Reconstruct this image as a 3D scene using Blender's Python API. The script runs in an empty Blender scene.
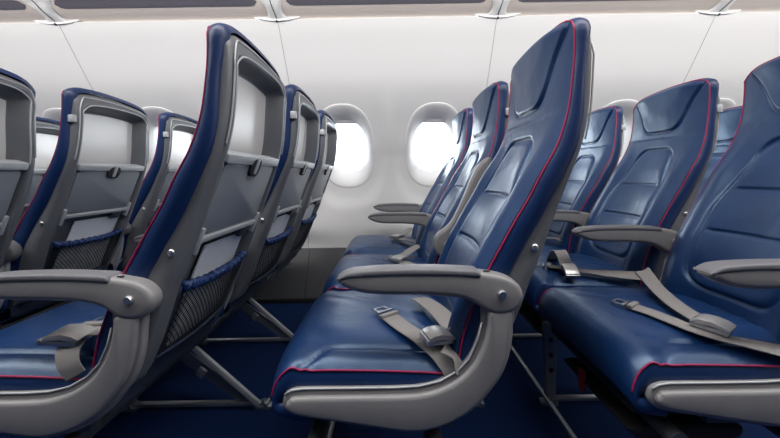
import bpy, bmesh, math, random
from mathutils import Vector, Matrix
random.seed(4)
sc = bpy.context.scene
COL = sc.collection
PI = math.pi

# ---------------------------------------------------------------- camera
cam_d = bpy.data.cameras.new('camera')
cam = bpy.data.objects.new('camera', cam_d); COL.objects.link(cam)
cam.location = (0, 0, 0.852)
cam.rotation_euler = (PI/2, 0.015, 0)
cam_d.sensor_width = 36
cam_d.lens = 338/780*36
cam_d.shift_x = -2/780
cam_d.shift_y = -45.5/780
cam_d.clip_start = 0.02
sc.camera = cam

# ---------------------------------------------------------------- light
world = bpy.data.worlds.new('sky'); sc.world = world
world.use_nodes = True
wb = world.node_tree.nodes['Background']
wb.inputs[1].default_value = 1.0
_n = world.node_tree.nodes; _l = world.node_tree.links      # bright haze along the horizon, dimmer sky above and cloud below
_tc = _n.new('ShaderNodeTexCoord'); _sp = _n.new('ShaderNodeSeparateXYZ'); _rp = _n.new('ShaderNodeValToRGB'); _ab = _n.new('ShaderNodeMath'); _ab.operation = 'ABSOLUTE'
_l.new(_tc.outputs['Generated'], _sp.inputs[0]); _l.new(_sp.outputs['Z'], _ab.inputs[0]); _l.new(_ab.outputs[0], _rp.inputs[0])
_rp.color_ramp.elements[0].position = 0.10; _rp.color_ramp.elements[0].color = (0.90, 0.96, 1.0, 1)
_rp.color_ramp.elements[1].position = 0.42; _rp.color_ramp.elements[1].color = (0.075, 0.085, 0.10, 1)
_ml = _n.new('ShaderNodeVectorMath'); _ml.operation = 'SCALE'; _ml.inputs['Scale'].default_value = 12.0
_l.new(_rp.outputs[0], _ml.inputs[0]); _l.new(_ml.outputs[0], wb.inputs[0])

def area(name, loc, rot, sx, sy, power, col=(1, 1, 1), spread=PI):
    l = bpy.data.lights.new(name, 'AREA'); l.shape = 'RECTANGLE'
    l.size = sx; l.size_y = sy; l.energy = power; l.color = col; l.spread = spread
    o = bpy.data.objects.new(name, l); COL.objects.link(o)
    o.location = loc; o.rotation_euler = rot
    return o
area('ceiling_strip_light', (0, 0.35, 2.16), (0, 0, 0), 6.4, 0.5, 68, (1, 0.97, 0.94))
area('sidewall_wash_light', (0, 1.18, 1.70), (math.radians(84), 0, 0), 6.4, 0.06, 26, (1, 0.97, 0.945), math.radians(150))
sc.view_settings.view_transform = 'Standard'
sc.view_settings.look = 'None'
sc.view_settings.exposure = 0.0
sc.view_settings.gamma = 1
sc.view_settings.use_curve_mapping = False

# ---------------------------------------------------------------- materials
def mat(name, col, rough=0.5, metal=0.0, noise=0.0, nscale=30, bump=0.0, bscale=200, coat=0.0, sheen=0.0,
        bump2=0.0, bscale2=8, spec=0.5, aniso=None, tint=None):
    m = bpy.data.materials.new(name); m.use_nodes = True
    nt = m.node_tree; N = nt.nodes; L = nt.links
    b = N['Principled BSDF']
    b.inputs['Base Color'].default_value = (*col, 1)
    b.inputs['Roughness'].default_value = rough
    b.inputs['Metallic'].default_value = metal
    b.inputs['Specular IOR Level'].default_value = spec
    if tint: b.inputs['Specular Tint'].default_value = (*tint, 1)
    b.inputs['Coat Weight'].default_value = coat
    b.inputs['Coat Roughness'].default_value = 0.25
    b.inputs['Sheen Weight'].default_value = sheen
    tc = N.new('ShaderNodeTexCoord')
    if noise:
        n = N.new('ShaderNodeTexNoise'); n.inputs['Scale'].default_value = nscale; n.inputs['Detail'].default_value = 5
        L.new(tc.outputs['Object'], n.inputs['Vector'])
        mx = N.new('ShaderNodeMix'); mx.data_type = 'RGBA'
        mx.inputs[6].default_value = (*[c*(1-noise) for c in col], 1)
        mx.inputs[7].default_value = (*[min(1, c*(1+noise)) for c in col], 1)
        L.new(n.outputs['Fac'], mx.inputs[0]); L.new(mx.outputs[2], b.inputs['Base Color'])
        r = N.new('ShaderNodeMapRange'); r.inputs[3].default_value = rough*0.88; r.inputs[4].default_value = min(1, rough*1.12)
        L.new(n.outputs['Fac'], r.inputs[0]); L.new(r.outputs[0], b.inputs['Roughness'])
    last = None
    for st, scl, dist in ((bump2, bscale2, 0.02), (bump, bscale, 0.001)):
        if st:
            n = N.new('ShaderNodeTexNoise'); n.inputs['Scale'].default_value = scl; n.inputs['Detail'].default_value = 3
            mp = N.new('ShaderNodeMapping')
            if aniso and dist > 0.01: mp.inputs['Scale'].default_value = aniso
            L.new(tc.outputs['Object'], mp.inputs['Vector']); L.new(mp.outputs[0], n.inputs['Vector'])
            bp = N.new('ShaderNodeBump'); bp.inputs['Strength'].default_value = st; bp.inputs['Distance'].default_value = dist
            L.new(n.outputs['Fac'], bp.inputs['Height'])
            if last: L.new(last.outputs[0], bp.inputs['Normal'])
            last = bp
    if last: L.new(last.outputs[0], b.inputs['Normal'])
    return m

M = dict(
    leather=mat('navy_leather', (0.0044, 0.028, 0.108), 0.36, noise=0.30, nscale=7, bump=0.35, bscale=420, coat=0.04, bump2=0.28, bscale2=7, spec=0.90, aniso=(1, 1, 0.5), tint=(0.62, 0.82, 1.0)),
    band=mat('blue_leather_side', (0.004, 0.023, 0.095), 0.40, noise=0.15, nscale=12, bump=0.3, bscale=420, bump2=0.15, bscale2=9),
    pipe=mat('crimson_piping', (0.32, 0.008, 0.075), 0.5, noise=0.1, nscale=60),
    shell=mat('grey_shell_plastic', (0.135, 0.142, 0.156), 0.38, noise=0.06, nscale=40, bump=0.12, bscale=600),
    arm=mat('warm_grey_armrest_plastic', (0.215, 0.211, 0.216), 0.40, noise=0.05, nscale=40, bump=0.15, bscale=700),
    armpad=mat('dark_grey_armrest_pad', (0.135, 0.137, 0.150), 0.5, noise=0.08, nscale=50, bump=0.25, bscale=500),
    recess=mat('pale_silver_panel', (0.70, 0.69, 0.68), 0.36, metal=0.15, noise=0.05, nscale=5, bump=0.1, bscale=500),
    tray=mat('grey_tray_laminate', (0.20, 0.22, 0.25), 0.35, noise=0.28, nscale=260, bump=0.12, bscale=700),
    trim=mat('silver_trim', (0.46, 0.48, 0.50), 0.42, metal=0.25, noise=0.05, nscale=20),
    metal=mat('brushed_aluminium', (0.52, 0.54, 0.57), 0.32, metal=0.9, noise=0.12, nscale=40),
    steel=mat('polished_steel', (0.72, 0.73, 0.75), 0.3, metal=1.0, noise=0.05, nscale=30),
    buckle=mat('satin_buckle_metal', (0.50, 0.49, 0.48), 0.32, metal=0.55, noise=0.06, nscale=40),
    darkmetal=mat('dark_anodised_metal', (0.075, 0.085, 0.10), 0.4, metal=0.5, noise=0.2, nscale=30),
    black=mat('black_fabric', (0.008, 0.009, 0.013), 0.8, noise=0.3, nscale=50),
    red=mat('red_tab', (0.45, 0.02, 0.02), 0.6, noise=0.1),
    web=mat('grey_beige_webbing', (0.25, 0.238, 0.232), 0.72, noise=0.12, nscale=120, bump=0.6, bscale=500, sheen=0.1),
    elastic=mat('royal_blue_elastic', (0.006, 0.030, 0.13), 0.5, noise=0.25, nscale=60, bump2=0.5, bscale2=60),
    net=mat('grey_netting', (0.006, 0.008, 0.014), 0.6, noise=0.1),
    paper=mat('pale_leaflet', (0.72, 0.75, 0.80), 0.5, noise=0.08, nscale=8),
    leaflet=mat('patterned_magazine', (0.62, 0.66, 0.72), 0.5, noise=0.55, nscale=28),
    pocketback=mat('dark_lining_and_shade', (0.012, 0.022, 0.05), 0.7, noise=0.3, nscale=12),
    wall=mat('ivory_sidewall', (0.78, 0.78, 0.775), 0.42, noise=0.012, nscale=4, bump=0.05, bscale=500),
    bin=mat('shade_beige_bin_plastic', (0.66, 0.595, 0.55), 0.45, noise=0.015, nscale=4),  # white plastic with the underside's beige shading put into its base colour
    slot=mat('dark_air_slot', (0.10, 0.095, 0.12), 0.7, noise=0.2, nscale=60),
    seam=mat('panel_joint', (0.26, 0.26, 0.27), 0.7, noise=0.1),
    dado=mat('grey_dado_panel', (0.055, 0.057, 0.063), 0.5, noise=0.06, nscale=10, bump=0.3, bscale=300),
    frame=mat('white_window_reveal', (0.80, 0.80, 0.80), 0.35, noise=0.01),
    shade=mat('window_shade', (0.72, 0.72, 0.72), 0.5, noise=0.02),
    legmetal=mat('grey_leg_metal', (0.20, 0.22, 0.25), 0.4, metal=0.4, noise=0.15, nscale=30),
    end_cap=mat('blue_grey_end_cap', (0.05, 0.07, 0.11), 0.7, noise=0.1, nscale=6),  # kept dark to dull reflections in the leather
    carpet=mat('navy_carpet', (0.0045, 0.018, 0.072), 0.95, noise=0.55, nscale=260, bump=1.0, bscale=350, spec=0.1),
)
g = bpy.data.materials.new('window_glass'); g.use_nodes = True
nt = g.node_tree; nt.nodes.clear()
o_ = nt.nodes.new('ShaderNodeOutputMaterial'); mx_ = nt.nodes.new('ShaderNodeMixShader')
tr_ = nt.nodes.new('ShaderNodeBsdfTransparent'); gl_ = nt.nodes.new('ShaderNodeBsdfGlossy'); gl_.inputs['Roughness'].default_value = 0.05
tr_.inputs[0].default_value = (0.97, 0.99, 1, 1); mx_.inputs[0].default_value = 0.06
nt.links.new(tr_.outputs[0], mx_.inputs[1]); nt.links.new(gl_.outputs[0], mx_.inputs[2]); nt.links.new(mx_.outputs[0], o_.inputs[0])
M['glass'] = g
e = bpy.data.materials.new('lit_diffuser'); e.use_nodes = True
e.node_tree.nodes['Principled BSDF'].inputs['Emission Color'].default_value = (1, 0.97, 0.94, 1)
e.node_tree.nodes['Principled BSDF'].inputs['Emission Strength'].default_value = 3
M['lamp'] = e

# ---------------------------------------------------------------- helpers
def lerp(a, b, t): return a+(b-a)*t
def table(pts):
    """smooth interpolation through (key, value) pairs"""
    pts = sorted(pts)
    def f(k):
        if k <= pts[0][0]: return pts[0][1]
        if k >= pts[-1][0]: return pts[-1][1]
        for i in range(len(pts)-1):
            if pts[i][0] <= k <= pts[i+1][0]:
                p0 = pts[max(0, i-1)]; p1 = pts[i]; p2 = pts[i+1]; p3 = pts[min(len(pts)-1, i+2)]
                h = p2[0]-p1[0]; t = (k-p1[0])/h
                m1 = (p2[1]-p0[1])/(p2[0]-p0[0])*h; m2 = (p3[1]-p1[1])/(p3[0]-p1[0])*h
                return (2*t**3-3*t*t+1)*p1[1]+(t**3-2*t*t+t)*m1+(-2*t**3+3*t*t)*p2[1]+(t**3-t*t)*m2
    return f
def sstep(a, b, x):
    t = max(0, min(1, (x-a)/(b-a))); return t*t*(3-2*t)
def smin(a, b, k):
    h = max(k-abs(a-b), 0)/k; return min(a, b)-h*h*k/4
def catmull(pts, n=6, closed=False):
    out = []; P = [Vector(p) for p in pts]; m = len(P)
    rng = range(m) if closed else range(m-1)
    for i in rng:
        if closed: p0, p1, p2, p3 = P[i-1], P[i], P[(i+1) % m], P[(i+2) % m]
        else: p0, p1, p2, p3 = P[max(0, i-1)], P[i], P[i+1], P[min(m-1, i+2)]
        for j in range(n):
            t = j/n
            out.append(0.5*((2*p1)+(p2-p0)*t+(2*p0-5*p1+4*p2-p3)*t*t+(3*p1-p0-3*p2+p3)*t**3))
    if not closed: out.append(P[-1])
    return out
def mesh(name, bm, m, smooth=True, angle=None):
    bmesh.ops.recalc_face_normals(bm, faces=bm.faces)
    me = bpy.data.meshes.new(name); bm.to_mesh(me); bm.free()
    me.materials.append(M[m] if isinstance(m, str) else m)
    for p in me.polygons: p.use_smooth = smooth
    if smooth and angle: me.set_sharp_from_angle(angle=math.radians(angle))
    return me
def put(name, me, parent=None, loc=None, label=None):
    o = bpy.data.objects.new(name, me); COL.objects.link(o)
    if parent: o.parent = parent
    if loc: o.location = loc
    if label: o['label'] = label
    return o
def thing(name, label, cat, loc=(0, 0, 0), group=None):
    o = bpy.data.objects.new(name, None); COL.objects.link(o)
    o.location = loc; o['label'] = label; o['category'] = cat
    o.empty_display_size = 0.05
    if group: o['group'] = group
    return o
def struct(name, me, loc=None):
    o = put(name, me, None, loc); o['kind'] = 'structure'; return o
def grid(bm, P, closed_u=False):
    """P[i][j] -> faces"""
    V = [[bm.verts.new(p) for p in row] for row in P]
    n = len(V)
    for i in range(n if closed_u else n-1):
        a = V[i]; b = V[(i+1) % n]
        for j in range(len(a)-1):
            try: bm.faces.new((a[j], b[j], b[j+1], a[j+1]))
            except ValueError: pass
    return V
def tube(bm, pts, r, seg=8, caps=True, rs=None):
    pts = [Vector(p) for p in pts]; rings = []
    up = None
    for i, p in enumerate(pts):
        t = (pts[min(i+1, len(pts)-1)]-pts[max(0, i-1)]).normalized()
        if up is None:
            up = Vector((0, 0, 1)) if abs(t.z) < 0.9 else Vector((0, 1, 0))
        a = t.cross(up).normalized(); up = a.cross(t).normalized()
        rr = rs[i] if rs else r
        rings.append([bm.verts.new(p+(a*math.cos(2*PI*k/seg)+up*math.sin(2*PI*k/seg))*rr) for k in range(seg)])
    for i in range(len(rings)-1):
        for k in range(seg):
            bm.faces.new((rings[i][k], rings[i][(k+1) % seg], rings[i+1][(k+1) % seg], rings[i+1][k]))
    if caps: bm.faces.new(rings[0]); bm.faces.new(rings[-1])
def box(bm, x0, x1, y0, y1, z0, z1, bev=0.0, mtx=None, seg=2):
    r = bmesh.ops.create_cube(bm, size=1.0)
    vs = r['verts']
    for v in vs:
        v.co = Vector((lerp(x0, x1, v.co.x+.5), lerp(y0, y1, v.co.y+.5), lerp(z0, z1, v.co.z+.5)))
    if bev:
        es = list({e for v in vs for e in v.link_edges})
        rb = bmesh.ops.bevel(bm, geom=es, offset=bev, segments=seg, affect='EDGES', profile=0.5)
        vs = list({v for f in rb['faces'] for v in f.verts} | {v for v in vs if v.is_valid})
    if mtx:
        bmesh.ops.transform(bm, matrix=mtx, verts=vs)
def prism(bm, pts, y0, y1, bev=0.004, seg=3):
    """outline in x,z extruded along y with rounded rims"""
    n = len(pts)
    A = sum(pts[i][0]*pts[(i+1) % n][1]-pts[(i+1) % n][0]*pts[i][1] for i in range(n))
    if A < 0: pts = pts[::-1]
    P = [Vector((p[0], p[1])) for p in pts]
    def inset(d):
        out = []
        for i in range(n):
            t = (P[(i+1) % n]-P[i-1]); t = t.normalized() if t.length else Vector((1, 0))
            out.append(P[i]+Vector((-t.y, t.x))*d)
        return out
    rings = []
    for k in range(seg+1):
        a = PI/2*k/seg
        rings.append((inset(bev*(1-math.sin(a))), y0+bev*(1-math.cos(a))))
    for k in range(seg, -1, -1):
        a = PI/2*k/seg
        rings.append((inset(bev*(1-math.sin(a))), y1-bev*(1-math.cos(a))))
    R = [[bm.verts.new((q.x, y, q.y)) for q in ring] for ring, y in rings]
    for i in range(len(R)-1):
        for k in range(n):
            bm.faces.new((R[i][k], R[i][(k+1) % n], R[i+1][(k+1) % n], R[i+1][k]))
    f1 = bm.faces.new(R[0]); f2 = bm.faces.new(R[-1])
    bmesh.ops.triangulate(bm, faces=[f1, f2])
def ribbon(bm, pts, width, thick=0.0022, n=5, side=None):
    """flat webbing strap through pts; each pt = (x,y,z, wx,wy,wz) with its width direction"""
    C = catmull([p[:3] for p in pts], n); Wd = catmull([p[3:] for p in pts], n)
    rows = []
    for i, c in enumerate(C):
        t = (C[min(i+1, len(C)-1)]-C[max(0, i-1)]).normalized()
        w = Wd[i]; w = (w-t*w.dot(t)).normalized(); nn = t.cross(w).normalized()
        h = width/2
        rows.append([c-w*h+nn*thick/2, c-w*h*0.55+nn*thick*0.7, c+w*h*0.55+nn*thick*0.7, c+w*h+nn*thick/2, c+w*h-nn*thick/2, c-w*h-nn*thick/2, c-w*h+nn*thick/2])
    grid(bm, rows)

# ---------------------------------------------------------------- cabin shell
X0, X1 = -3.4, 3.4
SC = 1.08      # sidewall stands clear of the window seats
def zsc(z): return 0.852+(z-0.852)*SC
prof = table([(zsc(a), b*SC) for a, b in [(0.30, 2.262), (0.45, 2.272), (0.62, 2.28), (0.80, 2.262), (0.95, 2.20), (1.03, 2.145), (1.15, 2.058), (1.25, 1.982), (1.37, 1.893), (1.47, 1.825), (1.56, 1.765), (1.64, 1.712)]])
WP = 0.556*SC; XO = -0.012*SC
ZB_W, ZT_W = zsc(0.360), zsc(1.64)
WIN = [XO+(k+.5)*WP for k in range(-6, 6)]
ZC = zsc(1.012)
def win_r(x, z, rx, rz, p=2.5):
    c = min(WIN, key=lambda w: abs(w-x))
    return ((abs(x-c)/rx)**p+(abs(z-ZC)/rz)**p)**(1/p), c
def wall_y(x, z):
    y = prof(z)
    # the soft scallop each window sits in
    c = min(WIN, key=lambda w: abs(w-x))
    a = abs(x-c); zl = z-(ZC+0.10)
    if zl < 0: r = ((a/0.285)**2.6+(abs(zl)/0.52)**2.6)**(1/2.6)
    else: r = a/0.285
    y += 0.016*(1-sstep(0.84, 1.06, r))*(1-sstep(0.02, 0.30, zl))
    return y
bm = bmesh.new()
nx = 400; zs = [ZB_W+(ZT_W-ZB_W)*j/96 for j in range(97)]
xs = [X0+(X1-X0)*i/nx for i in range(nx+1)]
V = [[bm.verts.new((x, wall_y(x, z), z)) for z in zs] for x in xs]
for i in range(nx):
    for j in range(96):
        xm = (xs[i]+xs[i+1])/2; zm = (zs[j]+zs[j+1])/2
        if win_r(xm, zm, 0.184, 0.259)[0] < 0.99: continue
        bm.faces.new((V[i][j], V[i+1][j], V[i+1][j+1], V[i][j+1]))
# top lip turning back
lip = [[(x, prof(ZT_W), ZT_W), (x, prof(ZT_W)+0.006, ZT_W+0.008), (x, prof(ZT_W)+0.025, ZT_W+0.010)] for x in (X0, X1)]
grid(bm, lip)
struct('wall_right', mesh('wall_right', bm, 'wall'))

# joints between sidewall panels
for k in range(-3, 3):
    x = XO+(2*k+1)*WP
    bm = bmesh.new()
    pts = [(x, prof(z)-0.0004, z) for z in [ZB_W+(ZT_W-0.01-ZB_W)*j/40 for j in range(41)]]
    tube(bm, pts, 0.0013, 6)
    struct('trim_%d' % (k+4), mesh('panel_joint', bm, 'seam'))

# windows
for wi, c in enumerate(WIN):
    bm = bmesh.new(); nS = 72
    def ring_pt(a, rx, rz, back, p=2.5, dz=0.0):
        ca, sa = math.cos(a), math.sin(a)
        r = (abs(ca)**p+abs(sa)**p)**(-1/p)
        x = c+ca*r*rx; z = ZC+dz+sa*r*rz
        return Vector((x, wall_y(x, z)+back, z))
    stages = [(0.196, 0.273, 0.0005, 0), (0.194, 0.271, -0.003, 0), (0.190, 0.267, -0.0045, 0), (0.181, 0.256, -0.003, 0), (0.171, 0.240, 0.003, 0.002),
              (0.160, 0.220, 0.014, 0.005), (0.150, 0.201, 0.028, 0.009), (0.141, 0.185, 0.042, 0.013), (0.135, 0.176, 0.052, 0.015), (0.131, 0.171, 0.060, 0.016), (0.130, 0.169, 0.110, 0.016)]
    rows = [[ring_pt(2*PI*i/nS, a, b, d, dz=e_) for a, b, d, e_ in stages] for i in range(nS)]
    grid(bm, rows, closed_u=True)
    wo = struct('window_%d' % (wi+1), mesh('window_reveal', bm, 'frame'))
    bm = bmesh.new()
    vs = [bm.verts.new(ring_pt(2*PI*i/nS, 0.133, 0.173, 0.075, dz=0.016)) for i in range(nS)]
    cv = bm.verts.new((c, wall_y(c, ZC)+0.075, ZC))
    for i in range(nS): bm.faces.new((cv, vs[i], vs[(i+1) % nS]))
    put('glass_pane', mesh('glass_pane', bm, 'glass'), wo)
    # shade pulled almost fully up: its handle edge peeps out at the top
    bm = bmesh.new()
    def sp(x, z, b): return (x, prof(z)+0.016+b, z)
    rows = []
    for i in range(25):
        x = c-0.118+0.236*i/24
        rows.append([sp(x, z, 0.064) for z in (ZC+0.21, ZC+0.185, ZC+0.168)]+[sp(x, ZC+0.168, 0.054), sp(x, ZC+0.176, 0.052), sp(x, ZC+0.21, 0.052)])
    grid(bm, rows)
    put('shade', mesh('window_shade', bm, 'shade'), wo)

# dado
bm = bmesh.new()
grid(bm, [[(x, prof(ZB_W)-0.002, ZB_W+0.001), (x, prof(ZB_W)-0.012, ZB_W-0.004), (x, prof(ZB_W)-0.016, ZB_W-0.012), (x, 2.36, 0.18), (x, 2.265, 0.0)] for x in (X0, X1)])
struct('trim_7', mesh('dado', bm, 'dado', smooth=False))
bm = bmesh.new(); box(bm, X0, X1, 2.245, 2.27, 0, 0.028, 0.003)
struct('baseboard_right', mesh('baseboard', bm, 'black'))
n = 8
for k in range(-3, 4):
    bm = bmesh.new(); x = -0.60+k*0.6
    tube(bm, [(x, 2.272, 0.02), (x, 2.359, 0.18), (x, prof(ZB_W)-0.017, ZB_W-0.015)], 0.002, 6)
    struct('trim_%d' % n, mesh('dado_joint', bm, 'black')); n += 1

# overhead bin underside, air slots and the brackets between bins
bprof = [(1.735, 1.642), (1.700, 1.657), (1.660, 1.672), (1.635, 1.684), (1.61, 1.70), (1.57, 1.712), (1.50, 1.722), (1.42, 1.725), (1.36, 1.72), (1.22, 1.73), (1.10, 1.80), (1.04, 1.90)]
bprof = [(a*SC, zsc(b)) for a, b in bprof]+[(1.12, 2.12)]
bm = bmesh.new()
bp = catmull([(0, a, b) for a, b in bprof], 4)
grid(bm, [[(x, p.y, p.z) for p in bp] for x in (X0, X1)])
struct('trim_%d' % n, mesh('bin_underside', bm, 'bin', angle=50)); n += 1
def on_bin(t):   # t along profile
    i = min(len(bp)-1, max(0, int(t))); j = min(len(bp)-1, i+1)
    return bp[i].lerp(bp[j], t-int(t))
for k in range(-3, 4):
    xa = XO+(2*k-1)*WP; xb = xa+2*WP
    # long dark air slot with rounded ends
    bm = bmesh.new(); rows = []
    for i in range(61):
        f = i/60; x = lerp(xa+0.075, xb-0.075, f)
        e_ = min(f, 1-f)*(xb-xa-0.15)
        w = math.sqrt(max(0, 1-(1-min(1, e_/0.05))**2))
        t0, t1 = 10.2, 17.0; tm = (t0+t1)/2
        row = []
        for q in range(5):
            p = on_bin(lerp(tm-(tm-t0)*w, tm+(t1-tm)*w, q/4)); row.append((x, p.y-0.001, p.z-0.0025))
        rows.append(row)
    grid(bm, rows)
    struct('trim_%d' % n, mesh('air_slot', bm, 'slot')); n += 1
    # bracket
    bm = bmesh.new(); rows = []
    for q in range(0, 31):
        t = q/30*26
        p = on_bin(t); wd = 0.085*math.exp(-(t/2.6)**2)+0.040+0.035*sstep(8, 20, t)
        row = []
        for i in range(13):
            s = -1+2*i/12
            row.append((xa+s*wd, p.y-0.004-0.010*(1-s*s)**0.5 if abs(s) < 1 else p.y+0.002, p.z-0.004-0.009*(max(0, 1-s*s))**0.5))
        rows.append(row)
    # drooping tab that laps over the sidewall lip
    first = [[(xa-0.125+0.25*i/12, 1.705*SC-0.003*(1-(-1+i/6)**2), zsc(1.648)-0.020*max(0, 1-(-1+i/6)**2)) for i in range(13)]]
    mid = [[(xa-0.125+0.25*i/12, 1.700*SC, zsc(1.650)) for i in range(13)]]
    grid(bm, first+mid+rows)
    br = struct('trim_%d' % n, mesh('bin_bracket', bm, 'wall')); n += 1
    bm = bmesh.new()
    tube(bm, [(xa, on_bin(t).y-0.0145, on_bin(t).z-0.0135) for t in range(3, 26)], 0.0022, 6)
    put('bracket_joint', mesh('bracket_joint', bm, 'black'), br)
    bm = bmesh.new(); tube(bm, [(xa, 1.694*SC, zsc(1.629)), (xa, 1.704*SC, zsc(1.624))], 0.004, 8)
    put('joint_pin', mesh('joint_pin', bm, 'black'), br)

# ceiling, far side wall, ends, floor
bm = bmesh.new()
grid(bm, [[(x, y, z) for y, z in ((1.12, 2.12), (1.0, 2.16), (0.75, 2.2), (0.35, 2.21), (-0.05, 2.2), (-0.3, 2.16), (-0.42, 2.12), (-0.42, 1.95), (-0.55, 1.82), (-0.9, 1.76), (-1.02, 1.64))] for x in (X0, X1)])
struct('ceiling', mesh('ceiling', bm, 'wall'))
bm = bmesh.new()
grid(bm, [[(x, 0.70-prof(z), z) for z in [0.0+ZT_W*j/30 for j in range(31)]] for x in (X0, X1)])
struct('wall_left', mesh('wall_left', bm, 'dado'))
for nm, x in (('wall_front', X0), ('wall_back', X1)):  # unseen ends added to block outside light: front dark against reflections, back white to brighten
    bm = bmesh.new(); box(bm, x-0.02, x+0.02, -1.7, 2.4, 0, 2.25)
    struct(nm, mesh(nm, bm, 'end_cap' if nm == 'wall_front' else 'wall', smooth=False))
bm = bmesh.new(); box(bm, X0, X1, -1.8, 2.30, -0.03, 0)
struct('floor', mesh('floor', bm, 'carpet', smooth=False))
bm = bmesh.new(); box(bm, -3.2, 3.2, 0.10, 0.60, 2.175, 2.185, 0.003)
struct('trim_%d' % n, mesh('ceiling_diffuser', bm, 'lamp', smooth=False)); n += 1

# ---------------------------------------------------------------- seat meshes (local: x aft, y from aisle-side edge inward, z up)
HW = 0.2275
YC = 0.207
def hb(z): return 0.207-0.017*sstep(0.82, 1.05, z)
def yc(z): return 0.212-0.020*sstep(0.75, 1.05, z)
def up_shift(p):
    f = table(p); return lambda z: f(z)+0.010*sstep(0.80, 1.0, z)
Xp = up_shift([(0.40, 0.125), (0.465, 0.137), (0.511, 0.147), (0.572, 0.169), (0.642, 0.199), (0.681, 0.221), (0.744, 0.257), (0.795, 0.288), (0.853, 0.316), (0.901, 0.340), (0.944, 0.354), (0.991, 0.365), (1.047, 0.373), (1.095, 0.378), (1.143, 0.379), (1.18, 0.377)])
Xb = up_shift([(0.40, 0.165), (0.50, 0.195), (0.58, 0.225), (0.630, 0.247), (0.701, 0.287), (0.76, 0.322), (0.799, 0.342), (0.843, 0.364), (0.905, 0.388), (0.953, 0.396), (1.027, 0.400), (1.08, 0.404), (1.138, 0.414), (1.18, 0.418)])
Xs = up_shift([(0.32, 0.150), (0.36, 0.185), (0.45, 0.236), (0.55, 0.278), (0.612, 0.300), (0.638, 0.312), (0.685, 0.330), (0.743, 0.352), (0.823, 0.382), (0.896, 0.406), (0.944, 0.416), (0.999, 0.423), (1.046, 0.427), (1.104, 0.430), (1.15, 0.428)])
def ztop(s, base=1.172): return base+0.014-0.013*(s+0.35)**2-(0.030 if s > 0 else 0.017)*abs(s)**9

def pad_sdf(s, z):     # >0 inside headrest pad
    q = max(0, z-1.02); hp = 0.50+0.9*q+14*q*q
    return smin((hp-abs(s))*HW*0.85, z-1.006, 0.06)
def panel_sdf(s, z):
    hp = 0.43+0.20*(1-sstep(0.70, 0.95, z))
    return smin(smin((hp-abs(s))*HW*0.95, 0.934-z, 0.05), z-0.50, 0.08)
def gro(d, w=0.0042): return math.exp(-(d/w)**2)
def face_h(s, z):
    a = abs(s)
    h = 0.016*(1-a**3.2)
    low = 1-sstep(0.80, 1.0, z)
    h += 0.014*low*math.exp(-((a-0.80)/0.17)**2)                # bolsters
    h -= 0.026*low*max(0, 1-(a/0.74)**2)
    dp = panel_sdf(s, z)
    if z < 0.97:
        h += 0.005*sstep(0.0, 0.016, dp)
        h -= 0.0085*gro(dp, 0.0040)
        if dp > 0.006:
            for zc in (0.79, 0.665):
                h -= 0.007*gro(z-zc, 0.0036)*sstep(0.010, 0.03, dp)
            h += 0.004*abs(math.sin(PI*(z-0.54)/0.125))*sstep(0.0, 0.03, dp)
    dh = pad_sdf(s, z)
    if z > 0.98:
        h += 0.004*sstep(-0.001, 0.006, dh)+0.007*sstep(0.0, 0.085, dh)
        h -= 0.0068*gro(dh, 0.0034)
        h -= 0.004*math.exp(-((z-0.975)/0.03)**2)*(1-a*a)
    return h
NS, NT = 112, 176
bm = bmesh.new(); P = []
ZB = 0.40
for i in range(NS+1):
    q = -1+2*i/NS
    s = math.copysign(abs(q)**0.95, q)
    row = []
    for j in range(NT+1):
        z = ZB+(ztop(s)-ZB)*j/NT
        edge = 1-min(1, (1-abs(s))/0.035); et = 1-min(1, (ztop(s)-z)/0.018)
        h = face_h(s, z)
        h = h*(1-max(0, et)**2*0.9)
        row.append(Vector((Xp(z)-h+0.0*edge, yc(z)+s*hb(z), z)))
    P.append(row)
G = grid(bm, P)
me_back = mesh('seat_back_face', bm, 'leather')
# perimeter of the back
per = []
for j in range(0, NT+1, 3): per.append((-1.0, ZB+(ztop(-1)-ZB)*j/NT, Vector((-1, 0))))
for i in range(1, 60):
    s = -1+2*i/60; ds = 0.002
    dz = (ztop(s+ds)-ztop(s-ds))/(2*ds*HW); nrm = Vector((-dz, 1)).normalized()
    per.append((s, ztop(s), nrm))
for j in range(NT, -1, -3): per.append((1.0, ZB+(ztop(1)-ZB)*j/NT, Vector((1, 0))))
# smooth normals over the corners
nr = [p[2] for p in per]
for _ in range(3):
    nr = [nr[0]]+[(nr[i-1]+nr[i]*2+nr[i+1]).normalized() for i in range(1, len(nr)-1)]+[nr[-1]]
bm = bmesh.new(); P = []
for (s, z, _), nn in zip(per, nr):
    y = yc(z)+s*hb(z); row = []
    for q in range(9):
        b = q/8; x = lerp(Xp(z), Xb(z)+0.004, b)
        off = (0.005+0.006*sstep(0.68, 0.80, z))*math.sin(PI*min(1, b*1.0))**0.7-0.006*b**4-(0.008 if q == 8 else 0)
        row.append((x, y+nn.x*off, z+nn.y*off*0.8))
    P.append(row)
grid(bm, P); me_band = mesh('seat_back_side_band', bm, 'band')
bm = bmesh.new()
tube(bm, [(Xp(z)+0.0005, yc(z)+s*hb(z)+nn.x*0.002, z+nn.y*0.002) for (s, z, _), nn in zip(per, nr)], 0.0021, 8)
me_pipe = mesh('seat_back_piping', bm, 'pipe')

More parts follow.
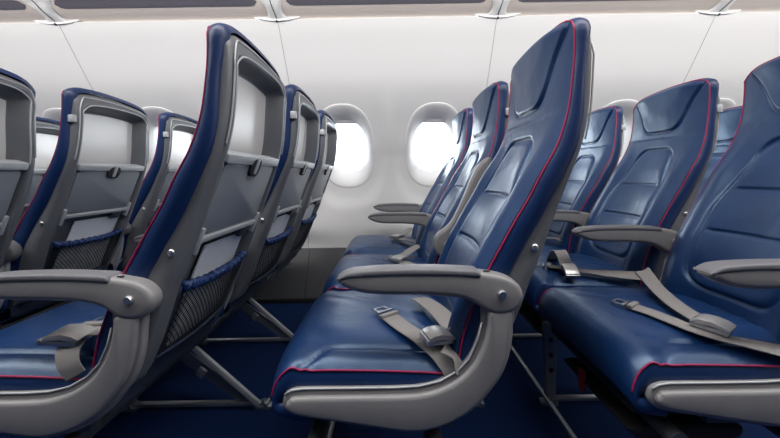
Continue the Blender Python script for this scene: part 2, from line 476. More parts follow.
# grey rear shell
ZS = 0.352
def shell_halfw(z): return 0.985-0.12*(1-sstep(0.33, 0.62, z))
def shell_rec(s, z):
    a = abs(s)
    up = sstep(0.86, 0.90, z)
    wid = lerp(0.83, 0.87, up)
    splay = lerp(0.03, 0.15, up)
    d = (1-sstep(wid-splay, wid, a))
    d *= 1-sstep(1.108, 1.136, z+0.016*s*s)
    low = 1-sstep(0.68, 0.72, z)
    bot = sstep(0.36, 0.42, z)
    return d*lerp(0.026, 0.052, up)*lerp(1, 1.35, low)*bot
def shell_top(s): return ztop(s, 1.166)-0.010
bm = bmesh.new(); P = []
for i in range(101):
    s = -1+2*i/100; row = []
    for j in range(141):
        z = ZS+(shell_top(s)-ZS)*j/140
        x = Xs(z)-shell_rec(s, z)-0.07*max(0, 1-(z-ZS)/0.06)**2
        ed = max(0, (abs(s)-0.85)/0.15); x -= 0.014*ed**2.0
        et = max(0, 1-(shell_top(s)-z)/0.022); x -= 0.010*et**2.2
        row.append(Vector((x, yc(z)+s*hb(z)*shell_halfw(z), z)))
    P.append(row)
grid(bm, P)
bmesh.ops.delete(bm, geom=[f for f in bm.faces if f.calc_center_median().z < 0.434 and abs(f.calc_center_median().y-YC) < 0.78*0.2], context='FACES')
# sides back to the cushion
for i in (0, 100):
    grid(bm, [[p, Vector((min(p.x, lerp(p.x, Xb(p.z)-0.012 if p.z > 0.4 else p.x-0.035, 0.5)), p.y+(0.001 if i == 0 else -0.001), p.z)), Vector((Xb(p.z)-0.012 if p.z > 0.42 else p.x-0.05, p.y+(0.002 if i == 0 else -0.002), p.z))] for p in P[i]])
grid(bm, [[r[-1], Vector((Xb(1.15)-0.01, r[-1].y, r[-1].z-0.001))] for r in P])
bmesh.ops.remove_doubles(bm, verts=bm.verts, dist=0.0002)
me_shell = mesh('seat_back_shell', bm, 'shell', angle=60)
# pale line round the shell, painting the light caught on its rim
bm = bmesh.new()
def edge_pt(q):
    s_, z_ = q; return (Xs(z_)-0.0005, yc(z_)+s_*hb(z_)*shell_halfw(z_), z_)
ln = [edge_pt((-0.935, lerp(0.92, 1.11, j/8))) for j in range(9)]+[edge_pt((sg, shell_top(sg)-0.014)) for sg in [lerp(-0.86, 0.86, j/16) for j in range(17)]]+[edge_pt((0.935, lerp(1.09, 0.92, j/8))) for j in range(9)]
tube(bm, catmull(ln, 4), 0.0022, 8); me_edge = mesh('shell_rim_light', bm, 'trim')
# pale panel in the upper recess
bm = bmesh.new(); rows = []
for i in range(31):
    s = -0.715+1.43*i/30; row = []
    for j in range(21):
        zt = 1.106-0.017*s*s-0.004*abs(s/0.715)**8; z = lerp(0.885, zt, j/20)
        row.append((Xs(z)-shell_rec(s, z)+0.0018+0.003*0, yc(z)+s*hb(z), z))
    rows.append(row)
grid(bm, rows); me_recess = mesh('recess_panel', bm, 'recess')
# bright lip that frames the recess
bm = bmesh.new(); lipp = []
for j in range(0, 15): z = lerp(0.90, 1.10, j/14); lipp.append((Xs(z)-0.0005, yc(z)-0.850*hb(z), z))
for i in range(1, 20):
    s = lerp(-0.825, 0.825, i/20); z = 1.136-0.016*s*s-0.02*abs(s/0.825)**8; lipp.append((Xs(z)-0.0005, yc(z)+s*hb(z), z))
for j in range(14, -1, -1): z = lerp(0.90, 1.10, j/14); lipp.append((Xs(z)-0.0005, yc(z)+0.850*hb(z), z))
tube(bm, catmull([(a-0.0010, b, c) for a, b, c in lipp], 4), 0.0024, 8); me_lip = mesh('recess_lip', bm, 'trim')

# tray table leaning with the shell
def shell_frame(z0):  # local frame tangent to rear surface at z0
    dx = (Xs(z0+0.02)-Xs(z0-0.02))/0.04
    return math.atan(dx)
def slab(bm, ya, yb, za, zb, out0, out1, r=0.014, bev=0.002):
    """rounded panel lying on the rear profile between heights za..zb, offsets out0..out1 behind it"""
    xa = Xs(za); xb = Xs(zb); L = math.hypot(xb-xa, zb-za); ux, uz = (xb-xa)/L, (zb-za)/L; nxv, nzv = uz, -ux
    pts = []
    for (cy, cl, a0) in ((yb-r, L-r, 0), (ya+r, L-r, 90), (ya+r, r, 180), (yb-r, r, 270)):
        for k in range(5):
            a = math.radians(a0+k*22.5); pts.append((cy+r*math.cos(a), cl+r*math.sin(a)))
    def mk(off, ins):
        cy = (ya+yb)/2; cl = L/2; out = []
        for (y, l) in pts:
            yy = cy+(y-cy)*(1-2*ins/(yb-ya)); ll = cl+(l-cl)*(1-2*ins/L)
            out.append(bm.verts.new((xa+ux*ll+nxv*off, yy, za+uz*ll+nzv*off)))
        return out
    R = [mk(out0, 0), mk(out1-bev, 0), mk(out1-bev*.3, bev*.3), mk(out1, bev)]
    for i in range(3):
        for k in range(len(pts)):
            bm.faces.new((R[i][k], R[i][(k+1) % len(pts)], R[i+1][(k+1) % len(pts)], R[i+1][k]))
    bm.faces.new(R[0]); bm.faces.new(R[-1])
TY0, TY1 = 0.049, 0.362
bm = bmesh.new(); slab(bm, TY0, TY1, 0.715, 0.878, -0.026, -0.004, 0.014, 0.003); me_tray = mesh('tray', bm, 'tray', angle=35)
bm = bmesh.new(); slab(bm, TY0-0.008, TY1+0.008, 0.880, 0.903, -0.030, 0.003, 0.005, 0.003); me_ledge = mesh('tray_ledge', bm, 'trim', angle=35)
bm = bmesh.new(); slab(bm, TY0-0.004, TY1+0.004, 0.698, 0.712, -0.020, 0.001, 0.004, 0.002)
for y in (TY0-0.004, TY1-0.006): slab(bm, y, y+0.010, 0.675, 0.735, -0.02, 0.004, 0.003, 0.001)
me_traybar = mesh('tray_arm', bm, 'trim', angle=35)
bm = bmesh.new(); slab(bm, YC-0.030, YC+0.030, 0.850, 0.897, -0.010, 0.0042, 0.019, 0.002); me_latchcup = mesh('latch_cup', bm, 'black', angle=35)
bm = bmesh.new(); slab(bm, YC-0.008, YC+0.008, 0.856, 0.904, 0.0, 0.0068, 0.006, 0.003); me_latch = mesh('latch', bm, 'trim', angle=35)
bm = bmesh.new(); box(bm, 0.412, 0.434, -0.005, 0.010, 1.055, 1.082, 0.003); me_hook = mesh('coat_hook', bm, 'trim', angle=35)
# side recess mark in the tray of further rows
# bolt on the shell's flank
bm = bmesh.new(); bmesh.ops.create_uvsphere(bm, u_segments=14, v_segments=8, radius=0.0078)
for v in bm.verts: v.co = Vector((v.co.x+0.302, v.co.y*0.5+0.006, v.co.z+0.690))
me_sbolt = mesh('flank_bolt', bm, 'steel')
# under-tray: hinge bracket
bm = bmesh.new(); slab(bm, TY1-0.075, TY1-0.03, 0.668, 0.697, -0.03, -0.006, 0.008, 0.002); me_bracket = mesh('tray_bracket', bm, 'darkmetal', angle=35)

# literature pocket
def pock(y, z, k=1.0):
    s = (y-YC)/0.20
    return Xs(z)-0.004+0.016*k*(1-(s/0.80)**2)*math.sin(PI*min(1, max(0, (z-0.42)/0.22)))**0.6
PY0, PY1 = 0.052, 0.379; PZ0, PZ1 = 0.440, 0.603
def ptop(y): s = (y-YC)/0.20; return PZ1-0.012*(1-(s/0.8)**2)
bm = bmesh.new(); st = 0.0135
def seg_net(y0, z0, y1, z1):
    n_ = 9; prev = None
    dy, dz = y1-y0, z1-z0; L = math.hypot(dy, dz); py, pz = -dz/L*0.0008, dy/L*0.0008
    rows = []
    for i in range(n_+1):
        y = lerp(y0, y1, i/n_); z = lerp(z0, z1, i/n_)
        rows.append([(pock(y-py, z-pz)-0.0008, y-py, z-pz), (pock(y, z)+0.0012, y, z), (pock(y+py, z+pz)-0.0008, y+py, z+pz)])
    grid(bm, rows)
Wn = PY1-PY0; Hn = PZ1-PZ0; kk = -Hn
while kk < Wn:
    for sgn in (1, -1):
        a0 = max(0, -kk); a1 = min(Hn, Wn-kk)
        if a1-a0 > 0.004:
            ya, yb = PY0+kk+a0, PY0+kk+a1
            if sgn < 0: ya, yb = PY0+PY1-ya, PY0+PY1-yb
            seg_net(ya, PZ0+a0, yb, PZ0+a1)
    kk += st
me_net = mesh('pocket_net', bm, 'net')
bm = bmesh.new(); pts = []
for i in range(41):
    y = lerp(PY0, PY1, i/40); pts.append((pock(y, ptop(y))+0.002, y, ptop(y)+0.003*math.sin(i*2.2)))
rs = [0.0102+0.0022*math.sin(i*1.9) for i in range(41)]
tube(bm, catmull(pts, 3), 0.0105, 10, rs=[rs[min(40, i//3)]+0.0015*math.sin(i*1.3) for i in range(121)])
me_elastic = mesh('pocket_elastic', bm, 'elastic')
bm = bmesh.new()
side = [(pock(PY0, z), PY0, z) for z in [lerp(PZ1, PZ0, j/8) for j in range(9)]]+[(pock(lerp(PY0, PY1, j/8), PZ0), lerp(PY0, PY1, j/8), PZ0-0.008*math.sin(PI*j/8)) for j in range(1, 8)]+[(pock(PY1, z), PY1, z) for z in [lerp(PZ0, PZ1, j/8) for j in range(9)]]
tube(bm, side, 0.0042, 8); me_pborder = mesh('pocket_border', bm, 'pocketback')
bm = bmesh.new()
rows = [[(Xs(z)-0.030, y, z) for z in [lerp(0.43, 0.60, j/6) for j in range(7)]] for y in (PY0, PY1)]
grid(bm, rows)
grid(bm, [[(Xb(z)+(0.012 if z > 0.42 else 0.002), y, z) for z in [lerp(0.345, 0.445, j/5) for j in range(6)]]+[(Xs(0.45)-0.030, y, 0.45)] for y in (PY0-0.03, PY1+0.03)]); me_pback = mesh('pocket_lining_and_shade', bm, 'pocketback')  # lower sheet is dark to paint the shade beneath the pocket
bm = bmesh.new()
def leaf(y0, y1, z0, z1, off, th, tilt=0):
    P_ = []
    for o2 in (off, off+th):
        P_.append([bm.verts.new((Xs(z)+o2, y+tilt*(z-z0), z)) for (y, z) in ((y0, z0), (y1, z0), (y1, z1), (y0, z1))])
    a, b = P_
    bm.faces.new(a); bm.faces.new(b)
    for k in range(4): bm.faces.new((a[k], a[(k+1) % 4], b[(k+1) % 4], b[k]))
leaf(0.12, 0.340, 0.455, 0.680, -0.026, 0.004, 0.05); me_paper = mesh('safety_leaflet', bm, 'paper', smooth=False)
bm = bmesh.new(); leaf(0.095, 0.325, 0.447, 0.592, -0.008, 0.006, 0.02); me_mag = mesh('magazine', bm, 'leaflet', smooth=False)

# seat cushion
cp = catmull([(0.185, 0.462), (0.12, 0.468), (0.03, 0.474), (-0.08, 0.478), (-0.165, 0.479), (-0.218, 0.472), (-0.250, 0.453), (-0.267, 0.426), (-0.273, 0.398), (-0.268, 0.372), (-0.245, 0.358), (-0.20, 0.350)], 8)
cp = [(p.x, p.y) for p in [Vector((a, b)) for a, b in [(v[0], v[1]) for v in cp]]]
def cush_pt(s, k):
    x, z = cp[k]; f = k/(len(cp)-1)
    a = abs(s)
    top = sstep(-0.24, -0.17, x) if z > 0.42 else 0
    z2 = z-0.030*a**3.5*(0.35+0.65*top)-0.010*a**10
    x2 = x+0.012*a**6*(1-top)
    if z > 0.40:
        lim = 0.80+0.20*sstep(-0.13, -0.215, x) if x < -0.13 else 0.80
        z2 -= 0.0065*gro((a-lim)*HW, 0.0042)*sstep(-0.235, -0.20, x)
        z2 += 0.003*sstep(lim, lim+0.08, a)*(1-sstep(0.93, 1.0, a))*top
        # pulled creases in the leather
        z2 += top*0.0016*math.sin(26*x+9*s+3*math.sin(5*s+11*x))*(1-a**4)*(0.4+0.6*math.exp(-((a-0.55)/0.3)**2))
        z2 -= top*0.006*math.exp(-((x-0.06)/0.12)**2-(s/0.55)**2)
    return Vector((x2, HW+s*HW, z2))
bm = bmesh.new(); P = [[cush_pt(-1+2*i/84, k) for k in range(len(cp))] for i in range(85)]
grid(bm, P)
me_cush = mesh('cushion_top', bm, 'leather')
me_cside, me_cpipe = [], []
for i, sg in ((0, -1), (84, 1)):
    bm = bmesh.new(); rows = []
    for k, p in enumerate(P[i]):
        cz = 0.372; cx = max(p.x, -0.240)
        rows.append([p, Vector((lerp(p.x, cx, 0.15), p.y+sg*0.004, lerp(p.z, cz, 0.22))), Vector((lerp(p.x, cx, 0.3), p.y+sg*0.005, lerp(p.z, cz, 0.5))), Vector((lerp(p.x, cx, .7), p.y+sg*0.001, lerp(p.z, cz, 0.9))), Vector((cx, p.y-sg*0.01, cz-0.002))])
    grid(bm, rows); me_cside.append(mesh('cushion_side', bm, 'band'))
    bm = bmesh.new(); tube(bm, [p+Vector((0, sg*0.001, 0)) for p in P[i][:-26]], 0.0021, 8)
    me_cpipe.append(mesh('cushion_piping', bm, 'pipe'))
bm = bmesh.new(); box(bm, -0.235, 0.09, 0.03, 0.425, 0.309, 0.352, 0.01); me_pan = mesh('seat_pan', bm, 'black', angle=40)

# armrest: local to seat, y -0.048 .. -0.004 ; pivot at (0.212, 0.604)
PIV = (0.212, 0.604)
arm_out = catmull([(-0.122, 0.637, 0), (-0.112, 0.645, 0), (-0.09, 0.651, 0), (-0.03, 0.655, 0), (0.06, 0.655, 0), (0.14, 0.651, 0), (0.20, 0.644, 0), (0.235, 0.632, 0), (0.255, 0.612, 0), (0.257, 0.590, 0), (0.240, 0.568, 0), (0.212, 0.560, 0), (0.185, 0.566, 0), (0.155, 0.585, 0), (0.12, 0.596, 0), (0.05, 0.602, 0), (-0.03, 0.604, 0), (-0.075, 0.609, 0), (-0.105, 0.620, 0), (-0.122, 0.631, 0)], 4, closed=True)
bm = bmesh.new(); prism(bm, [(p.x, p.y) for p in arm_out], -0.046, -0.005, 0.012, 4); me_arm = mesh('armrest_body', bm, 'arm', angle=50)
pad_out = catmull([(-0.124, 0.6375, 0), (-0.112, 0.647, 0), (-0.09, 0.6535, 0), (-0.03, 0.6575, 0), (0.06, 0.6577, 0), (0.13, 0.6545, 0), (0.165, 0.6510, 0), (0.168, 0.638, 0), (0.13, 0.6405, 0), (0.06, 0.643, 0), (-0.03, 0.6430, 0), (-0.09, 0.640, 0), (-0.112, 0.6370, 0)], 4, closed=True)
bm = bmesh.new(); prism(bm, [(p.x, p.y) for p in pad_out], -0.0480, -0.0030, 0.005, 3); me_pad = mesh('armrest_pad', bm, 'armpad', angle=50)
bm = bmesh.new(); tube(bm, [(PIV[0], -0.053, PIV[1]), (PIV[0], -0.0495, PIV[1]), (PIV[0], -0.045, PIV[1])], 0.009, 20, rs=[0.0075, 0.0095, 0.0095]); me_bolt = mesh('pivot_bolt', bm, 'steel', angle=40)
bm = bmesh.new(); box(bm, 0.178, 0.192, -0.036, -0.031, 0.6475, 0.6492, 0.0006); me_slot = mesh('recline_slot', bm, 'black')
# strut holding the between-seat armrests
strut_out = catmull([(0.196, 0.606, 0), (0.212, 0.622, 0), (0.230, 0.606, 0), (0.226, 0.57, 0), (0.222, 0.52, 0), (0.205, 0.44, 0), (0.165, 0.36, 0), (0.12, 0.31, 0), (0.09, 0.31, 0), (0.13, 0.37, 0), (0.175, 0.45, 0), (0.196, 0.53, 0), (0.200, 0.57, 0)], 4, closed=True)
bm = bmesh.new(); prism(bm, [(p.x, p.y) for p in strut_out], -0.032, -0.018, 0.003, 2); me_strut = mesh('armrest_strut', bm, 'trim', angle=50)

# big sickle-shaped aisle end fairing
so = [(-0.227, 0.398), (-0.222, 0.411), (-0.208, 0.419), (-0.185, 0.422), (-0.09, 0.4215), (0.00, 0.4215), (0.05, 0.424), (0.09, 0.433), (0.125, 0.452), (0.150, 0.478), (0.167, 0.515), (0.176, 0.550), (0.181, 0.585), (0.238, 0.585), (0.240, 0.540), (0.235, 0.495), (0.220, 0.450), (0.195, 0.413), (0.16, 0.375), (0.115, 0.348), (0.07, 0.333), (0.03, 0.329), (-0.03, 0.337), (-0.12, 0.352), (-0.19, 0.364), (-0.215, 0.373), (-0.226, 0.386)]
def fsc(pts): return [(a*1.03, 0.852+(b-0.852)*1.03) for a, b in pts]
so = fsc(so)
def cm2(pts, n): return [(p.x, p.y) for p in catmull([(a, b, 0) for a, b in pts], n, closed=True)]
bm = bmesh.new(); prism(bm, cm2(so, 4), -0.014, 0.006, 0.006, 3); me_fair = mesh('end_fairing', bm, 'arm', angle=45)
def inset_pts(pts, d):
    n_ = len(pts); A = sum(pts[i][0]*pts[(i+1) % n_][1]-pts[(i+1) % n_][0]*pts[i][1] for i in range(n_)); sg = 1 if A > 0 else -1
    out = []
    for i in range(n_):
        t = Vector(pts[(i+1) % n_])-Vector(pts[i-1]); t.normalize()
        out.append((pts[i][0]-t.y*d*sg, pts[i][1]+t.x*d*sg))
    return out
so2 = [(-0.218, 0.396), (-0.212, 0.404), (-0.195, 0.410), (-0.09, 0.4105), (0.00, 0.4105), (0.05, 0.413), (0.094, 0.424), (0.131, 0.445), (0.158, 0.473), (0.177, 0.512), (0.186, 0.550), (0.190, 0.575), (0.231, 0.575), (0.233, 0.540), (0.227, 0.497), (0.212, 0.453), (0.188, 0.418), (0.154, 0.382), (0.112, 0.356), (0.07, 0.342), (0.03, 0.338), (-0.03, 0.346), (-0.12, 0.361), (-0.19, 0.373), (-0.209, 0.380), (-0.217, 0.388)]
bm = bmesh.new(); prism(bm, cm2(fsc(so2), 4), -0.027, -0.010, 0.009, 4); me_fair2 = mesh('fairing_cover', bm, 'arm', angle=45)
bm = bmesh.new(); tube(bm, [(a, -0.0135, b) for a, b in so[1:12]], 0.0022, 8); me_fline = mesh('fairing_trim', bm, 'trim')
bm = bmesh.new(); box(bm, -0.10, 0.12, 0.004, 0.03, 0.31, 0.345, 0.004); me_fmount = mesh('fairing_mount', bm, 'darkmetal')

# ---------------------------------------------------------------- belts (meshes in seat-local coordinates)
def buckle_mesh(c, ang, sc_=1.0, tilt=0.15):
    """lift-flap buckle and its body, two meshes"""
    Mx = Matrix.Translation(c) @ Matrix.Rotation(ang, 4, 'Z') @ Matrix.Rotation(tilt, 4, 'Y') @ Matrix.Scale(sc_, 4)
    b1 = bmesh.new()
    out = [(-0.030, -0.004), (-0.030, 0.006), (-0.020, 0.011), (0.0, 0.013), (0.018, 0.010), (0.030, 0.004), (0.030, -0.001), (0.018, -0.001), (0.0, 0.002), (-0.02, 0.000)]
    prism(b1, out, -0.025, 0.025, 0.002, 2); bmesh.ops.transform(b1, matrix=Mx, verts=b1.verts)
    b2 = bmesh.new(); box(b2, -0.033, 0.026, -0.023, 0.023, -0.010, -0.001, 0.002)
    box(b2, -0.036, -0.030, -0.027, 0.027, -0.008, 0.003, 0.0015); bmesh.ops.transform(b2, matrix=Mx, verts=b2.verts)
    return mesh('buckle', b1, 'buckle', angle=40), mesh('buckle_body', b2, 'metal', angle=40)
def tongue_mesh(c, ang, tilt=0.0):
    b = bmesh.new(); Mx = Matrix.Translation(c) @ Matrix.Rotation(ang, 4, 'Z') @ Matrix.Rotation(tilt, 4, 'Y')
    box(b, -0.022, -0.017, -0.019, 0.019, -0.001, 0.0018, 0.0006); box(b, -0.022, 0.006, -0.019, -0.013, -0.001, 0.0018, 0.0006)
    box(b, -0.022, 0.006, 0.013, 0.019, -0.001, 0.0018, 0.0006); box(b, 0.004, 0.012, -0.023, 0.023, -0.002, 0.003, 0.001)
    bmesh.ops.transform(b, matrix=Mx, verts=b.verts); return mesh('belt_tongue', b, 'metal', angle=40)
def strap(pts, w=0.046):
    b = bmesh.new(); ribbon(b, pts, w); return mesh('belt_strap', b, 'web', angle=50)
def keeper(c, ang, w=0.05):
    b = bmesh.new(); Mx = Matrix.Translation(c) @ Matrix.Rotation(ang, 4, 'Z')
    box(b, -0.007, 0.007, -w/2, w/2, -0.004, 0.005, 0.002); bmesh.ops.transform(b, matrix=Mx, verts=b.verts); return mesh('strap_loop', b, 'web', angle=40)

def belt_centre():     # aisle seat of the middle row
    A = math.atan2(-0.13, 0.10)
    straps = [strap([(-0.020, 0.180, 0.4815, .6, .8, 0), (0.020, 0.110, 0.480, .75, .6, 0), (0.060, 0.055, 0.477, .8, .55, 0), (0.095, 0.018, 0.466, .75, .5, .2), (0.118, -0.002, 0.448, .6, .2, .6), (0.128, -0.004, 0.425, .5, 0, .8)]),
              strap([(0.070, 0.285, 0.483, 1, .3, 0), (0.086, 0.245, 0.490, 1, .3, .1), (0.112, 0.170, 0.494, 1, .35, .2), (0.133, 0.100, 0.490, .9, .5, .3), (0.138, 0.055, 0.486, .9, .4, .3), (0.118, 0.030, 0.486, .5, .8, 0)], 0.044),
              strap([(0.105, 0.010, 0.478, .8, .5, -.2), (0.128, 0.000, 0.462, .6, .4, -.6), (0.138, -0.004, 0.438, .5, .2, -.8)], 0.040)]
    return straps, buckle_mesh(Vector((0.098, 0.034, 0.492)), 0.25, 1.0, 0.05), tongue_mesh(Vector((-0.030, 0.197, 0.4835)), 2.2-PI), keeper(Vector((-0.012, 0.168, 0.484)), 2.2-PI)
def belt_left():
    straps = [strap([(0.085, 0.055, 0.503, .2, 1, 0), (0.13, 0.05, 0.508, .3, 1, 0.1), (0.165, 0.03, 0.515, .3, 1, 0)], 0.042),
              strap([(0.070, 0.030, 0.494, 1, .1, 0), (0.082, 0.004, 0.484, 1, 0, .1), (0.092, -0.006, 0.462, 1, 0, .1), (0.105, -0.004, 0.438, 1, 0, .2)], 0.048),
              strap([(0.032, 0.118, 0.486, 1, 0, 0), (0.045, 0.085, 0.491, 1, 0.1, 0), (0.065, 0.045, 0.492, 1, 0.2, 0)], 0.044)]
    return straps, buckle_mesh(Vector((0.062, 0.030, 0.506)), 0.12, 1.15, 0.12), tongue_mesh(Vector((0.030, 0.142, 0.490)), -PI/2, 0.0), keeper(Vector((0.032, 0.122, 0.491)), -PI/2)
def belt_right():
    straps = [strap([(-0.118, 0.205, 0.483, .5, .85, 0), (-0.095, 0.150, 0.484, .6, .8, 0), (-0.062, 0.060, 0.481, .6, .8, 0), (-0.01, 0.025, 0.474, .45, .9, 0), (0.06, 0.008, 0.462, .2, .95, .2), (0.13, -0.002, 0.450, .1, .9, .3)], 0.046),
              strap([(0.105, 0.445, 0.470, .6, .6, 0), (0.090, 0.440, 0.505, .9, .3, .1), (0.070, 0.400, 0.508, .9, .3, .1), (0.03, 0.300, 0.496, .9, .4, 0), (-0.012, 0.180, 0.492, .8, .5, 0), (-0.030, 0.090, 0.492, .8, .5, 0)], 0.046)]
    return straps, buckle_mesh(Vector((-0.025, 0.062, 0.494)), -1.0, 1.05, 0.05), tongue_mesh(Vector((-0.128, 0.222, 0.4855)), -0.95), keeper(Vector((-0.115, 0.200, 0.487)), -0.95)
def belt_upright():    # middle seat of the right row, buckle standing on the cushion edge
    straps = [strap([(-0.118, 0.030, 0.500, 1, 0.1, 0), (-0.120, 0.055, 0.530, 1, .1, 0), (-0.118, 0.090, 0.545, 1, .1, 0), (-0.110, 0.140, 0.520, 1, .1, 0), (-0.09, 0.200, 0.486, 1, .2, 0), (-0.02, 0.30, 0.484, .8, .4, 0)], 0.048),
              strap([(-0.16, 0.10, 0.483, .3, 1, 0), (-0.08, 0.045, 0.482, .3, 1, 0), (-0.01, 0.020, 0.478, .1, 1, .2), (0.07, 0.000, 0.474, .1, 1, .5), (0.13, -0.01, 0.472, .1, .8, .5)], 0.040)]
    return straps, buckle_mesh(Vector((-0.116, 0.018, 0.492)), 1.5, 0.95, -0.5), tongue_mesh(Vector((-0.178, 0.112, 0.4855)), -0.5), keeper(Vector((-0.155, 0.095, 0.487)), -0.5)
def belt_plain():
    straps = [strap([(0.155, 0.040, 0.470, .3, .9, 0), (0.115, 0.070, 0.492, .5, .8, 0), (0.07, 0.120, 0.489, .6, .7, 0), (0.035, 0.180, 0.486, .8, .6, 0)], 0.046),
              strap([(0.150, 0.420, 0.470, .3, -.9, 0), (0.13, 0.400, 0.505, .6, -.7, 0), (0.09, 0.350, 0.500, .6, -.7, 0), (0.05, 0.290, 0.490, .7, -.6, 0), (0.00, 0.240, 0.486, .7, -.6, 0)], 0.046)]
    return straps, buckle_mesh(Vector((0.030, 0.200, 0.494)), 0.9, 1.0, 0.05), tongue_mesh(Vector((-0.015, 0.225, 0.488)), 0.6), keeper(Vector((0.0, 0.237, 0.490)), 0.6)
BELT = dict(centre=belt_centre(), left=belt_left(), right=belt_right(), upright=belt_upright(), plain=belt_plain())

# ---------------------------------------------------------------- assemble seats
Y_AISLE, WPIT = 0.7136, 0.505
def add_arm(t, up=False, yoff=0.0, strut=True, xoff=0.0):
    a = put('armrest', me_arm, t)
    put('armrest_pad', me_pad, a); put('pivot_bolt', me_bolt, a); put('recline_slot', me_slot, a)
    if up:
        # folded up between two backs, turned about its pivot
        R = Matrix.Rotation(math.radians(112), 4, 'Y')
        pv = Vector((PIV[0], 0, PIV[1])); a.matrix_local = Matrix.Translation(pv+Vector((-0.028, yoff, 0.0))) @ R @ Matrix.Translation(-pv)
    else: a.location = (xoff, yoff, 0)
    if strut:
        s = put('armrest_strut', me_strut, t); s.location = (0, yoff, 0)
def seat(x, k, label, belt='plain', arm_up=False, ax=0.0, pipes=True):
    t = thing('airplane_seat', label, 'airplane seat', (x, Y_AISLE+WPIT*k, 0), 'airplane seats')
    b = put('backrest', me_back, t)
    put('side_band', me_band, b); put('piping', me_pipe, b)
    c = put('seat_cushion', me_cush, t); 
    for q in range(2):
        put('side_band', me_cside[q], c)
        if pipes: put('piping', me_cpipe[q], c)
    put('seat_pan', me_pan, t)
    s = put('back_shell', me_shell, t); put('rim_light_line', me_edge, s); put('recess_panel', me_recess, s, label='pale silver recessed panel'); put('recess_lip', me_lip, s)
    put('flank_bolt', me_sbolt, s)
    if k: put('coat_hook', me_hook, s)
    tr = put('tray_table', me_tray, t); put('tray_ledge', me_ledge, tr); put('tray_arm', me_traybar, tr); put('latch_cup', me_latchcup, tr); put('latch', me_latch, tr); put('tray_bracket', me_bracket, tr)
    p = put('seat_pocket', me_pback, t); put('net', me_net, p); put('elastic_band', me_elastic, p); put('border', me_pborder, p)
    if k == 0:
        add_arm(t, yoff=0.017, strut=False, xoff=0.007+ax)
        f = put('end_fairing', me_fair, t, (ax*0.4, 0, 0)); put('fairing_cover', me_fair2, f); put('fairing_trim', me_fline, f); put('fairing_mount', me_fmount, f)
    else: add_arm(t, up=arm_up, yoff=-0.006)
    if k == 2: add_arm(t, yoff=0.500)
    st_, (bu, bb), to, ke = BELT[belt]
    bl = put('seat_belt', st_[0], t)
    for q in st_[1:]: put('strap', q, bl)
    put('buckle', bu, bl, label='silver lift-flap buckle'); put('buckle_body', bb, bl); put('tongue', to, bl); put('strap_loop', ke, bl)
    return t
def reading(x, k, lab1, lab2):
    loc = (x, Y_AISLE+WPIT*k, 0)
    o = put('leaflet', me_paper, None, loc); o['label'] = lab1; o['category'] = 'leaflet'; o['group'] = 'leaflets in seat pockets'
    o = put('magazine', me_mag, None, loc); o['label'] = lab2; o['category'] = 'magazine'; o['group'] = 'magazines in seat pockets'

XM, XR, XRR, XL, XLL, XLLL = 0.0, 0.760, 1.510, -0.775, -1.575, -2.36
seat(XM, 0, 'large navy leather aisle seat in the centre with headrest facing left, buckle on its cushion', 'centre')
seat(XM, 1, 'navy middle seat just behind the centre aisle seat, its armrest folded up', 'plain', arm_up=True)
seat(XM, 2, 'navy window seat of the centre row, farthest and beside the right window')
seat(XR, 0, 'navy aisle seat at the right edge, cut by the frame, belt across its cushion', 'right')
seat(XR, 1, 'navy middle seat with whole headrest visible, between centre seat and right-edge seat', 'upright', pipes=False)
seat(XR, 2, 'navy window seat seen just right of the big centre seat back')
seat(XRR, 2, 'navy seat back glimpsed in the gap before the right-edge seat')
seat(XL, 0, 'large aisle seat seen from behind, left of centre, grey shell with folded tray', 'left', ax=0.020)
seat(XL, 1, 'middle seat seen from behind, right of the large left aisle seat')
seat(XL, 2, 'seat shell next to the left window, smallest of the three left of it')
seat(XLL, 0, 'grey seat shell cut by the left edge of the photo')
seat(XLL, 1, 'seat with pale back panel and tray standing second from the left edge')
seat(XLL, 2, 'seat back third from left, partly hidden by the large aisle seat')
seat(XLLL, 2, 'sliver of seat back between the two leftmost seats')
reading(XL, 0, 'pale leaflet poking out of the pocket of the large aisle seat', 'magazine behind the net of the large aisle seat')
reading(XL, 1, 'pale leaflet in the pocket of the seat right of the large aisle seat', 'magazine behind the net of the seat right of the large aisle seat')
reading(XL, 2, 'pale leaflet in the pocket of the seat nearest the left window', 'magazine behind the net of the seat nearest the left window')
reading(XLL, 1, 'pale leaflet in the pocket of the second seat from the left', 'magazine behind the net of the second seat from the left')
reading(XLL, 2, 'pale leaflet in the pocket of the third seat from the left', 'magazine behind the net of the third seat from the left')

# ---------------------------------------------------------------- frames under the rows
LEGY = (1.238, 1.714)
def bar(bm, p, q, w, h, bev=0.003):
    p = Vector(p); q = Vector(q); d = q-p; L = d.length
    Mx = Matrix.Translation(p) @ d.to_track_quat('X', 'Z').to_matrix().to_4x4()
    box(bm, 0, L, -w/2, w/2, -h/2, h/2, bev, Mx)
def fm(name, f, m):
    b = bmesh.new(); f(b); return mesh(name, b, m, angle=40)
me_beamf = fm('front_beam', lambda b: tube(b, [(-0.17, 0.70, 0.285), (-0.17, 2.22, 0.285)], 0.020, 12), 'darkmetal')
me_beamr = fm('rear_beam', lambda b: tube(b, [(0.08, 0.70, 0.285), (0.08, 2.22, 0.285)], 0.020, 12), 'darkmetal')
def fleg(y):
    b = bmesh.new(); prism(b, [(-0.215, 0.30), (-0.165, 0.30), (-0.178, 0.03), (-0.182, 0.008), (-0.212, 0.008), (-0.212, 0.03)], y-0.012, y+0.012, 0.002, 2)
    return mesh('front_leg', b, 'legmetal', angle=40)
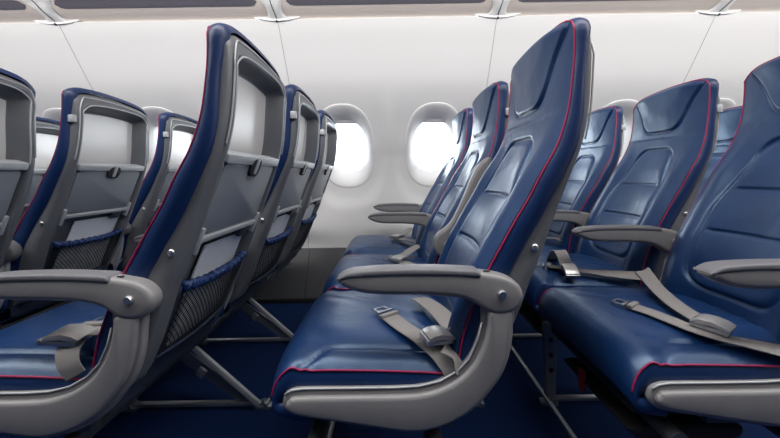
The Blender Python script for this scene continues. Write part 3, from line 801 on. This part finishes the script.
def leg_holes(y):
    b = bmesh.new()
    for z in (0.24, 0.185, 0.13): tube(b, [(-0.193, y-0.0128, z), (-0.193, y-0.0118, z)], 0.009, 14)
    return mesh('lightening_hole', b, 'black')
def strutm(y):
    b = bmesh.new(); bar(b, (-0.01, y-0.014, 0.285), (0.283, y-0.014, 0.022), 0.014, 0.020); return mesh('rear_strut', b, 'trim', angle=40)
def strutd(y):
    b = bmesh.new(); bar(b, (-0.10, y+0.004, 0.27), (0.245, y+0.004, 0.020), 0.012, 0.042); bar(b, (0.06, y-0.012, 0.150), (0.085, y-0.012, 0.132), 0.012, 0.034); return mesh('lower_strut', b, 'legmetal', angle=40)
def rail(y):
    b = bmesh.new(); bar(b, (-0.20, y, 0.020), (0.285, y, 0.020), 0.020, 0.014); return mesh('floor_bar', b, 'metal', angle=40)
def foot(x, y):
    b = bmesh.new(); box(b, x-0.030, x+0.030, y-0.015, y+0.015, 0.0, 0.016, 0.003); tube(b, [(x, y, 0.012), (x, y, 0.030)], 0.011, 12); tube(b, [(x+0.012, y-0.018, 0.02), (x+0.012, y+0.018, 0.02)], 0.007, 10)
    return mesh('track_foot', b, 'metal', angle=40)
me_lug = fm('luggage_bar', lambda b: tube(b, [(-0.215, 0.76, 0.15), (-0.212, 0.79, 0.06), (-0.210, 0.84, 0.028), (-0.210, 1.2, 0.026), (-0.210, 2.18, 0.026)], 0.0085, 10), 'metal')
FP = []
for y in LEGY:
    FP += [('front_leg', fleg(y), [('lightening_hole', leg_holes(y))]), ('rear_strut', strutm(y), []), ('lower_strut', strutd(y), []), ('floor_bar', rail(y), []), ('track_foot', foot(0.293, y), []), ('track_foot', foot(-0.198, y), [])]
for x, lab in ((XLL, 'metal floor frame under the leftmost seats'), (XL, 'silver seat frame with slanting struts under the row left of centre'), (XM, 'metal frame under the centre row, mostly hidden by its cushion'), (XR, 'dark metal leg frame under the right row with long floor bar')):
    t = thing('seat_frame', lab, 'seat frame', (x, 0, 0), 'seat row frames')
    put('front_beam', me_beamf, t); put('rear_beam', me_beamr, t); put('luggage_bar', me_lug, t)
    for nm, me_, subs in FP:
        p = put(nm, me_, t)
        for sn, sm in subs: put(sn, sm, p)

# life vest pouches hung under the seats
bm = bmesh.new()
prism(bm, cm2([(-0.215, 0.262), (-0.13, 0.264), (0.02, 0.262), (0.04, 0.25), (0.02, 0.225), (-0.08, 0.205), (-0.17, 0.215), (-0.225, 0.25)], 3), 0.06, 0.36, 0.012, 3)
me_vest = mesh('life_vest_pouch', bm, 'black', angle=50)
bm = bmesh.new(); box(bm, -0.232, -0.222, 0.24, 0.262, 0.228, 0.285, 0.001); me_tab = mesh('red_pull_tab', bm, 'red')
for k, lab in ((0, 'black life vest pouch with red tab under the right-edge seat'), (1, 'black life vest pouch with red tab farther back under the right row')):
    o = put('life_vest_pouch', me_vest, None, (XR, Y_AISLE+WPIT*k, 0)); o['label'] = lab; o['category'] = 'life vest pouch'; o['group'] = 'life vest pouches'
    put('pull_tab', me_tab, o, label='red pull tab')
